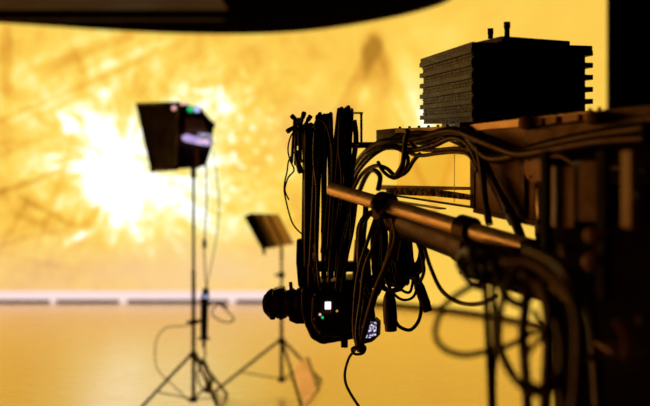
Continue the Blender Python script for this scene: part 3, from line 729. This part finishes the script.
MB().prism([C_(x, y, -.05) for x, y in [(288, 312), (306, 312), (305, 324), (296, 324), (289, 321)]], (0, .07, 0)).build('follow_focus', 'black_metal', cam, bevel=.004)
for q in (.145, .395, .70):
    mb = MB()
    for kk in range(22):
        a_ = kk * 2 * math.pi / 22; rr_ = .048 if q < .2 else .051 if q < .5 else .047
        mb.box(la.lerp(lb, q) + Vector((0, math.cos(a_) * rr_, math.sin(a_) * rr_)), (.012, .006, .006), Matrix.Rotation(a_, 3, 'X'))
    ro = .049 if q < .2 else .052 if q < .5 else .048; mb.lathe(la.lerp(lb, q - .03), la.lerp(lb, q + .03), [(0, ro - .004), (.1, ro), (.9, ro), (1, ro - .004)], 24)
    mb.build('gear_ring', 'black_metal', cam)
MB().cyl(C_(291.5, 292, 0), C_(290.5, 282, 0), .006, 10).build('lens_pin', 'black_metal', cam)
MB().prism([C_(x, y, -.03) for x, y in [(296.5, 240), (316, 236), (318, 286), (304, 292), (298, 286), (296, 262)]], (0, .05, 0)).build('yoke_arm', 'black_metal', cam, bevel=.004)
MB().prism([C_(x, y, .03) for x, y in [(355, 240), (370, 250), (372, 284), (352, 284)]], (0, .05, 0)).build('yoke_arm', 'black_metal', cam, bevel=.004)
MB().prism([C_(x, y, -.0) for x, y in [(316, 262), (356, 262), (356, 272), (316, 272)]], (0, .05, 0)).build('yoke_bridge', 'black_metal', cam, bevel=.004)
MB().prism([C_(x, y, -.132) for x, y in [(324.8, 302), (331, 302), (331, 309.5), (324.8, 309.5)]], (0, .01, 0)).build('white_indicator', 'glow_white', cam, bevel=.002)
MB().prism([C_(x, y, -.130) for x, y in [(322, 311), (332, 311), (332, 314), (322, 314)]], (0, .008, 0)).build('button_row', 'brown_panel', cam)
for (px, py, rr, mm) in ((314.5, 319, .005, 'brown_panel'), (315, 326, .005, 'brown_panel'), (320, 314.5, .0045, 'glow_pink'), (322.5, 317.5, .0045, 'glow_green'), (337, 311, .004, 'glow_amber'), (320, 332, .004, 'brown_panel'), (315, 294.5, .004, 'brown_panel')):
    MB().ball(C_(px, py, -.128), rr, (1, .6, 1)).build('button', mm, cam)
MB().prism([C_(x, y, -.14) for x, y in [(358, 326), (374, 318), (378.5, 322), (378, 336), (372, 342), (360, 345)]], (.01, .03, 0)).build('viewfinder', 'black_metal', cam, bevel=.002)
MB().prism([C_(x, y, -.148) for x, y in [(362, 327), (370, 322), (376.5, 322.5), (376.5, 335), (371, 338), (364, 338)]], (0, .008, 0)).build('viewfinder_screen', 'display', cam)
MB().prism([C_(x, y, -.1) for x, y in [(341, 338), (348, 337), (348, 348), (341, 348)]], (0, .05, 0)).build('foot', 'black_metal', cam, bevel=.003)
MB().prism([C_(x, y, -.1) for x, y in [(344, 319), (356, 318), (356, 321), (344, 321.5)]], (0, .012, 0)).build('side_rail', 'brown_panel', cam)

# ------------------------------------------------------------------ hanging cable hanks (in focus)
DB = 2.98
coil(298, 118, 168, 11, DB, 5, .0045, 'small hank of thin cable at the far left of the hanging cables', depth=.07, seed=3)
coil(309, 124, 292, 15, DB, 9, .0065, 'narrow long hank of black cable, second from the left on the hanger', depth=.09, seed=5, skew=2)
coil(324, 113, 272, 20, DB - .04, 8, .0070, 'wide long hank of black cable, between the narrow hank and the upright loop', depth=.12, seed=8, skew=-2, m='rubber2')
coil(345, 107, 284, 19, DB - .05, 9, .0072, 'tallest hank of black cable, hanging beside the thin upright loop', depth=.12, seed=12, skew=-13, m='rubber2')
coil(353, 190, 288, 15, DB + .03, 3, .0065, 'lower hank of black cable below the end of the satin tube', depth=.05, seed=19, skew=-12, tie=False)
# ragged plug ends over the left hank
for (a, b, c, lab) in (((300, 128), (298, 122), (295, 119), 'short cable tip poking up left above the far left hank'),
                       ((300, 127), (302, 121), (303, 117), 'short cable tip standing straight up above the far left hank'),
                       ((302, 128), (306, 123), (308, 120), 'short cable tip leaning right above the far left hank'),
                       ((299, 130), (294, 127), (291, 129), 'short cable tip curling down left of the far left hank')):
    cable([(*a, DB - .05), (*b, DB - .06), (*c, DB - .06)], .005, lab, plug=.018)
LC = DB - .03
cable([(300, 130, LC), (292, 134, LC), (288, 148, LC), (290, 160, LC), (294, 170, LC), (288, 178, LC), (285, 190, LC), (289, 200, LC)], .0026, 'thin wire looping out at the far left of the hanging cables', step=8)
cable([(296, 150, LC), (289, 160, LC + .02), (287, 172, LC + .02), (284.5, 184, LC), (285, 196, LC), (292, 222, LC), (302, 234, LC), (307, 235, LC)], .0026, 'thin wire drooping in a long bow down to the camera yoke', step=8)
cable([(300, 150, LC - .02), (297, 158, LC - .02), (298, 164, LC - .02), (303, 172, LC), (304, 180, LC)], .0045, 'short cable with fat plug hanging in the far left hank')
cable([(297, 150, LC - .03), (296, 156, LC - .03), (298, 163, LC - .03)], .006, 'stubby dark connector lead at the bottom of the far left hank', plug=.035)
# single strands, readable against the wall
cable([(314, 128, LC - .08), (318, 119, LC - .09), (326, 124, LC - .1), (331, 140, LC - .1), (333, 160, LC - .1), (331, 200, LC - .1), (328, 250, LC - .1)], .0048, 'glossy cable arching over the wide hank and falling in front of it', 'rubber2')
cable([(315, 130, LC - .1), (314, 160, LC - .1), (317, 190, LC - .09), (316, 240, LC - .08), (320, 290, LC - .08)], .0048, 'straight glossy cable falling down the left side of the wide hank', 'rubber2')
cable([(340, 118, LC - .12), (339, 150, LC - .12), (342, 180, LC - .12), (337, 220, LC - .1), (331, 250, LC - .1), (329, 285, LC - .1)], .005, 'glossy cable running down the front of the tallest hank', 'rubber2')
cable([(351, 196, LC - .1), (346, 225, LC - .1), (340, 255, LC - .1), (336, 290, LC - .12)], .0045, 'cable slanting down left from under the satin tube, first of two', 'rubber2')
cable([(357, 198, LC - .1), (353, 230, LC - .1), (346, 262, LC - .1), (341, 292, LC - .12)], .0045, 'cable slanting down left from under the satin tube, second of two', 'rubber2')
cable([(366, 200, LC - .1), (365, 220, LC - .08), (361, 250, LC - .05), (353, 288, LC)], .009, 'thick dark cable left of the big round coil under the tube')
cable([(354, 120, LC), (356, 140, LC), (352, 170, LC), (349, 200, LC), (347, 240, LC)], .009, 'thick cable close to the right side of the tallest hank')

# ------------------------------------------------------------------ cable swag over the arm
def sw(pts, r, lab, m='rubber', off=.05, plug=None, n=8):
    w_ = [onarm(x, y, off + (o[0] if o else 0)) for x, y, *o in pts]
    o_ = MB().tube(w_, r, n).build('cable', m); tag(o_, lab, 'cable'); 
    return o_
sw([(340, 190), (352, 172), (364, 155), (380, 143), (402, 141), (424, 137), (446, 131), (462, 133), (476, 146), (486, 168), (496, 188), (514, 220), (524, 246)], .012, 'thickest cable of the swag, arching over the arm and down past the brown panel', 'rubber', .03)
sw([(346, 196), (358, 168), (372, 152), (390, 146), (410, 150), (432, 146), (452, 138), (468, 144), (478, 165), (484, 195), (490, 225)], .0085, 'cable arching over the clear panel and falling down its right edge', 'rubber2', .05)
sw([(350, 196), (356, 176), (368, 160), (384, 149), (398, 149), (408, 158), (404, 172), (394, 178), (384, 172), (378, 162)], .006, 'cable curling into a small loop in front of the clear panel', 'rubber2', .06)
sw([(352, 192), (362, 174), (374, 166), (386, 168), (396, 176), (406, 172), (414, 160), (420, 154)], .0065, 'cable sagging in a shallow curve at the left of the clear panel', 'rubber', .055)
sw([(404, 146), (408, 152), (420, 155.5), (440, 153), (458, 152), (470, 156), (478, 172)], .0058, 'brown cable running straight across the top of the clear panel', 'brown_cable', .055)
sw([(410, 142), (418, 149), (434, 150), (456, 148.5), (470, 150), (482, 160), (492, 180), (508, 212)], .0058, 'second brown cable just above the straight one on the clear panel', 'brown_cable', .045)
sw([(408, 130), (405, 142), (404, 155), (402, 166), (396, 176)], .008, 'dark cable crossing down over the left of the clear panel', 'rubber', .07)
sw([(360, 160), (380, 150), (405, 135), (430, 134), (452, 140), (470, 152), (488, 178), (500, 200), (512, 224)], .008, 'cable lying in the middle of the swag along the rail', 'rubber', .02)
sw([(378, 150), (395, 138), (415, 142), (436, 141), (456, 129), (466, 128), (482, 140), (494, 150), (520, 152)], .010, 'cable of the swag that bends off right at the brown panel', 'rubber', .015)
sw([(354, 206), (364, 180), (372, 170), (380, 176), (378, 190)], .009, 'dark cable bending behind the tube clamp', 'rubber', -.02)
# triangle of dark looms going right
sw([(468, 136), (486, 156), (505, 158), (530, 150), (560, 142), (600, 134), (650, 127)], .013, 'thick loom branching right from the swag across the brown panel', 'rubber', .055)
sw([(462, 132), (480, 140), (500, 148), (520, 154), (548, 150), (600, 141), (650, 138)], .013, 'thick loom just above the lower branch, running to the right edge', 'rubber', .06)
sw([(478, 146), (482, 170), (485, 200), (489, 224)], .009, 'dark cable hanging straight down beside the brown panel edge', 'rubber', .06)
sw([(550, 157), (562, 156), (576, 164), (596, 170), (620, 168), (650, 172)], .007, 'brown lead running right from the rounded plate', 'brown_cable', .06)

# bulky shape filling the triangle between rail and looms
armpoly([(466, 130), (476, 133), (500, 143), (520, 150), (500, 157), (484, 156)], .02, .03, 'cable_guide', 'black_matte', crane, .003)

# ------------------------------------------------------------------ big coil under the clamp, long drops
DK = 2.72
coil(372, 212, 298, 26, DK, 7, .0068, 'round coil of black cable hanging left under the tube clamp', depth=.1, seed=23, round_=True, m='rubber2', tie=False)
coil(391, 214, 292, 34, DK + .05, 9, .0068, 'round coil of black cable hanging behind the long twisted drop', depth=.1, seed=29, round_=True, tie=False)
coil(410, 222, 280, 26, DK + .02, 8, .0072, 'compact coil of black cable hanging right under the thick dark tube', depth=.1, seed=31, m='rubber', tie=False, round_=True)
coil(400, 225, 290, 22, DK + .08, 9, .009, 'dense dark coil in the middle of the cables under the thick tube', depth=.1, seed=37, tie=False)
cable([(378, 210, DK - .08), (368, 240, DK - .1), (359, 270, DK - .1), (355, 300, DK - .1), (354, 330, DK - .1), (358, 350, DK - .1)], .0055, 'long thin drop on the left that reaches the low knot', 'rubber2')
cable([(384, 208, DK - .08), (376, 240, DK - .12), (365, 268, DK - .12), (361, 300, DK - .12), (357, 330, DK - .12), (359, 349, DK - .12)], .0065, 'long cable drop, second from left of the strands to the low knot', 'rubber2')
cable([(384, 200, DK - .1), (392, 215, DK - .14), (396, 238, DK - .14), (388, 262, DK - .14), (378, 285, DK - .13), (370, 310, DK - .13), (362, 340, DK - .12), (360, 352, DK - .12)], .0095, 'thickest cable drop bending at the clamp and down to the low knot', 'brown_cable')
cable([(394, 220, DK - .12), (391, 245, DK - .13), (384, 270, DK - .13), (374, 300, DK - .12), (364, 335, DK - .11), (357, 350, DK - .11)], .008, 'dark cable drop right behind the thickest one, reaching the low knot')
cable([(358, 346, DK - .12), (352, 349, DK - .12), (355, 354, DK - .13), (363, 353, DK - .13), (365, 347, DK - .12), (359, 345, DK - .12), (355, 350, DK - .11), (349, 358, DK - .1), (345, 372, DK - .1), (346, 384, DK - .1), (352, 396, DK - .1), (360, 408, DK - .1)], .0042, 'thin cable tail curling out of the low knot to the bottom of the photo')
# connectors
def connector(a, b, r, d, lab, lead):
    t = thing('cable_connector', P(*a, d), lab, 'cable connector')
    pa_, pb_ = P(*a, d), P(*b, d)
    MB().lathe(pa_, pb_, [(0, r * .5), (.12, r * .8), (.3, r), (.8, r), (.82, r * .9), (1, r * .85)], 16).build('plug_body', 'black_metal', t)
    MB().tube([P(x, y, d) for x, y in lead], .0055, 8).build('lead', 'rubber', t)
connector((389, 292), (391, 331), .021, DK - .02, 'long blocky black connector hanging beside the thickest drop', [(398, 240), (392, 262), (389, 294)])
connector((416, 278), (428, 311), .016, DK - .02, 'black connector drooping to the right below the compact coil', [(408, 236), (412, 258), (416, 280)])
connector((399, 282), (397, 262), .013, DK - .05, 'small black connector tucked inside the coils under the tube', [(402, 240), (400, 250), (398, 262)])
cable([(396, 322, DK - .02), (400, 327, DK - .02), (410, 330, DK - .02), (418, 322, DK - .02), (421, 310, DK - .02), (420, 292, DK - .02), (417, 270, DK)], .0055, 'cable making a U below the two connectors', 'rubber2')
cable([(384, 262, DK - .1), (386, 280, DK - .1), (394, 294, DK - .1), (404, 300, DK - .1), (414, 296, DK - .08), (418, 282, DK - .06)], .0042, 'thin cable in a small U above the connector tips, lower of two', 'rubber2')
cable([(392, 262, DK - .1), (396, 280, DK - .1), (402, 290, DK - .1), (410, 292, DK - .1), (413, 280, DK - .08)], .0042, 'thin cable in a small U above the connector tips, upper of two', 'rubber2')
cable([(424, 246, 2.5), (430, 266, 2.45), (440, 288, 2.4), (452, 299, 2.35), (466, 304, 2.3), (482, 303, 2.25), (496, 296, 2.2)], .0058, 'thin cable sweeping from the thick tube right to the dark tangle')
cable([(416, 240, 2.5), (420, 250, 2.5), (424, 270, 2.5), (419, 284, 2.5)], .005, 'short cable under the thick tube beside the compact coil')

# ------------------------------------------------------------------ blurred tangle at lower centre right
DT = 1.95
cable([(484, 262, DT), (486, 300, DT), (488, 340, DT), (490, 380, DT), (491, 412, DT)], .0075, 'vertical black cable left of a close pair, dropping out of the bottom')
cable([(492, 262, DT), (494, 310, DT), (495, 350, DT), (493.5, 380, DT), (494, 412, DT)], .0065, 'vertical black cable right of a close pair, dropping out of the bottom')
cable([(486, 280, 1.85), (468, 288, 1.85), (447, 303, 1.84), (437, 322, 1.82), (436, 338, 1.82), (446, 350, 1.82), (464, 355, 1.83), (484, 352, 1.84), (510, 345, 1.85), (536, 330, 1.86)], .0062, 'blurred brown cable in a wide oval loop left of the vertical pair', 'brown_cable')
cable([(520, 262, 1.8), (506, 290, 1.78), (499, 320, 1.78), (500, 350, 1.76), (512, 375, 1.74), (530, 392, 1.72), (548, 392, 1.7), (560, 378, 1.7), (562, 350, 1.72), (556, 320, 1.75)], .0075, 'blurred cable in the biggest loop right of the vertical pair', 'brown_cable')
cable([(524, 268, 1.86), (526, 300, 1.86), (523, 330, 1.86), (525, 365, 1.86), (528, 412, 1.86)], .011, 'thick dark cable falling through the middle of the big loops')
cable([(498, 268, 1.9), (502, 300, 1.88), (500, 340, 1.86), (508, 366, 1.84), (522, 384, 1.84), (538, 390, 1.84), (546, 372, 1.84), (544, 340, 1.86), (534, 310, 1.88)], .0055, 'dark cable loop inside the biggest loop, nested closely')
cable([(540, 280, 1.7), (548, 310, 1.7), (542, 335, 1.7), (530, 350, 1.7), (524, 366, 1.7), (532, 384, 1.7), (548, 386, 1.7), (562, 370, 1.7)], .006, 'brown cable crossing diagonally over the biggest loop', 'brown_cable')
cable([(500, 345, 1.9), (506, 360, 1.9), (516, 378, 1.9), (524, 392, 1.88), (526, 412, 1.86)], .006, 'dark cable leaving the loops down to the bottom of the photo')
cable([(488, 256, 1.95), (478, 262, 1.95), (470, 255, 1.95), (474, 246, 1.95), (486, 250, 1.95), (494, 262, 1.95), (490, 276, 1.95), (478, 276, 1.95), (472, 266, 1.95)], .0085, 'dark cable wound round under the thick tube above the vertical pair')
cable([(492, 270, 1.9), (508, 262, 1.9), (524, 270, 1.88), (532, 288, 1.86), (524, 304, 1.86), (510, 300, 1.88), (500, 286, 1.9)], .009, 'dark cable ring at the top of the blurred tangle')
cable([(496, 278, 1.86), (516, 284, 1.84), (538, 292, 1.82), (556, 310, 1.8), (562, 340, 1.78), (560, 380, 1.78), (566, 412, 1.76)], .011, 'thick dark cable curving from the tangle down along the cabinet')
cable([(472, 258, 2.0), (466, 250, 2.02), (458, 262, 2.05), (470, 282, 2.0), (484, 288, 1.98)], .008, 'dark cable bulging left where the tangle meets the thick tube')
cable([(505, 262, 1.82), (530, 262, 1.78), (552, 275, 1.74), (574, 300, 1.7), (580, 340, 1.68), (576, 412, 1.66)], .013, 'thickest dark cable hugging the cabinet edge', 'rubber')
cable([(512, 256, 1.84), (535, 280, 1.82), (546, 300, 1.8), (549, 340, 1.8), (545, 412, 1.8)], .014, 'thick black cable between the big loops and the cabinet')
cable([(530, 250, 1.8), (555, 262, 1.72), (575, 285, 1.66), (592, 320, 1.6), (600, 412, 1.58)], .013, 'black cable draped over the front of the cabinet')
# red and amber leads in the lower right corner
cable([(615, 322, 1.45), (622, 332, 1.44), (625, 345, 1.44), (624, 360, 1.44)], .004, 'red lead curving in the lower right gap, left of two', 'red_cable')
cable([(620, 320, 1.45), (628, 332, 1.44), (631, 346, 1.44), (629, 360, 1.44)], .004, 'red lead curving in the lower right gap, right of two', 'red_cable')

# ------------------------------------------------------------------ world, camera
wd = bpy.data.worlds.new('world'); SC.world = wd; wd.use_nodes = True
wd.node_tree.nodes['Background'].inputs[0].default_value = (1, .6, .35, 1); wd.node_tree.nodes['Background'].inputs[1].default_value = .01
cd = bpy.data.cameras.new('camera'); co = bpy.data.objects.new('camera', cd); COL.objects.link(co); SC.camera = co
co.location = (0, 0, CH); co.rotation_euler = (math.radians(90), 0, 0)
cd.lens = 50; cd.sensor_width = 36; cd.shift_y = -(203 - HZ) / 650; cd.clip_end = 60; cd.clip_start = .05
cd.dof.use_dof = True; cd.dof.focus_distance = 2.75; cd.dof.aperture_fstop = 50 / 32.
SC.view_settings.view_transform = 'Standard'; SC.view_settings.look = 'None'; SC.view_settings.exposure = 0; SC.view_settings.gamma = 1
SC.view_settings.use_curve_mapping = False
SC.cycles.max_bounces = 6
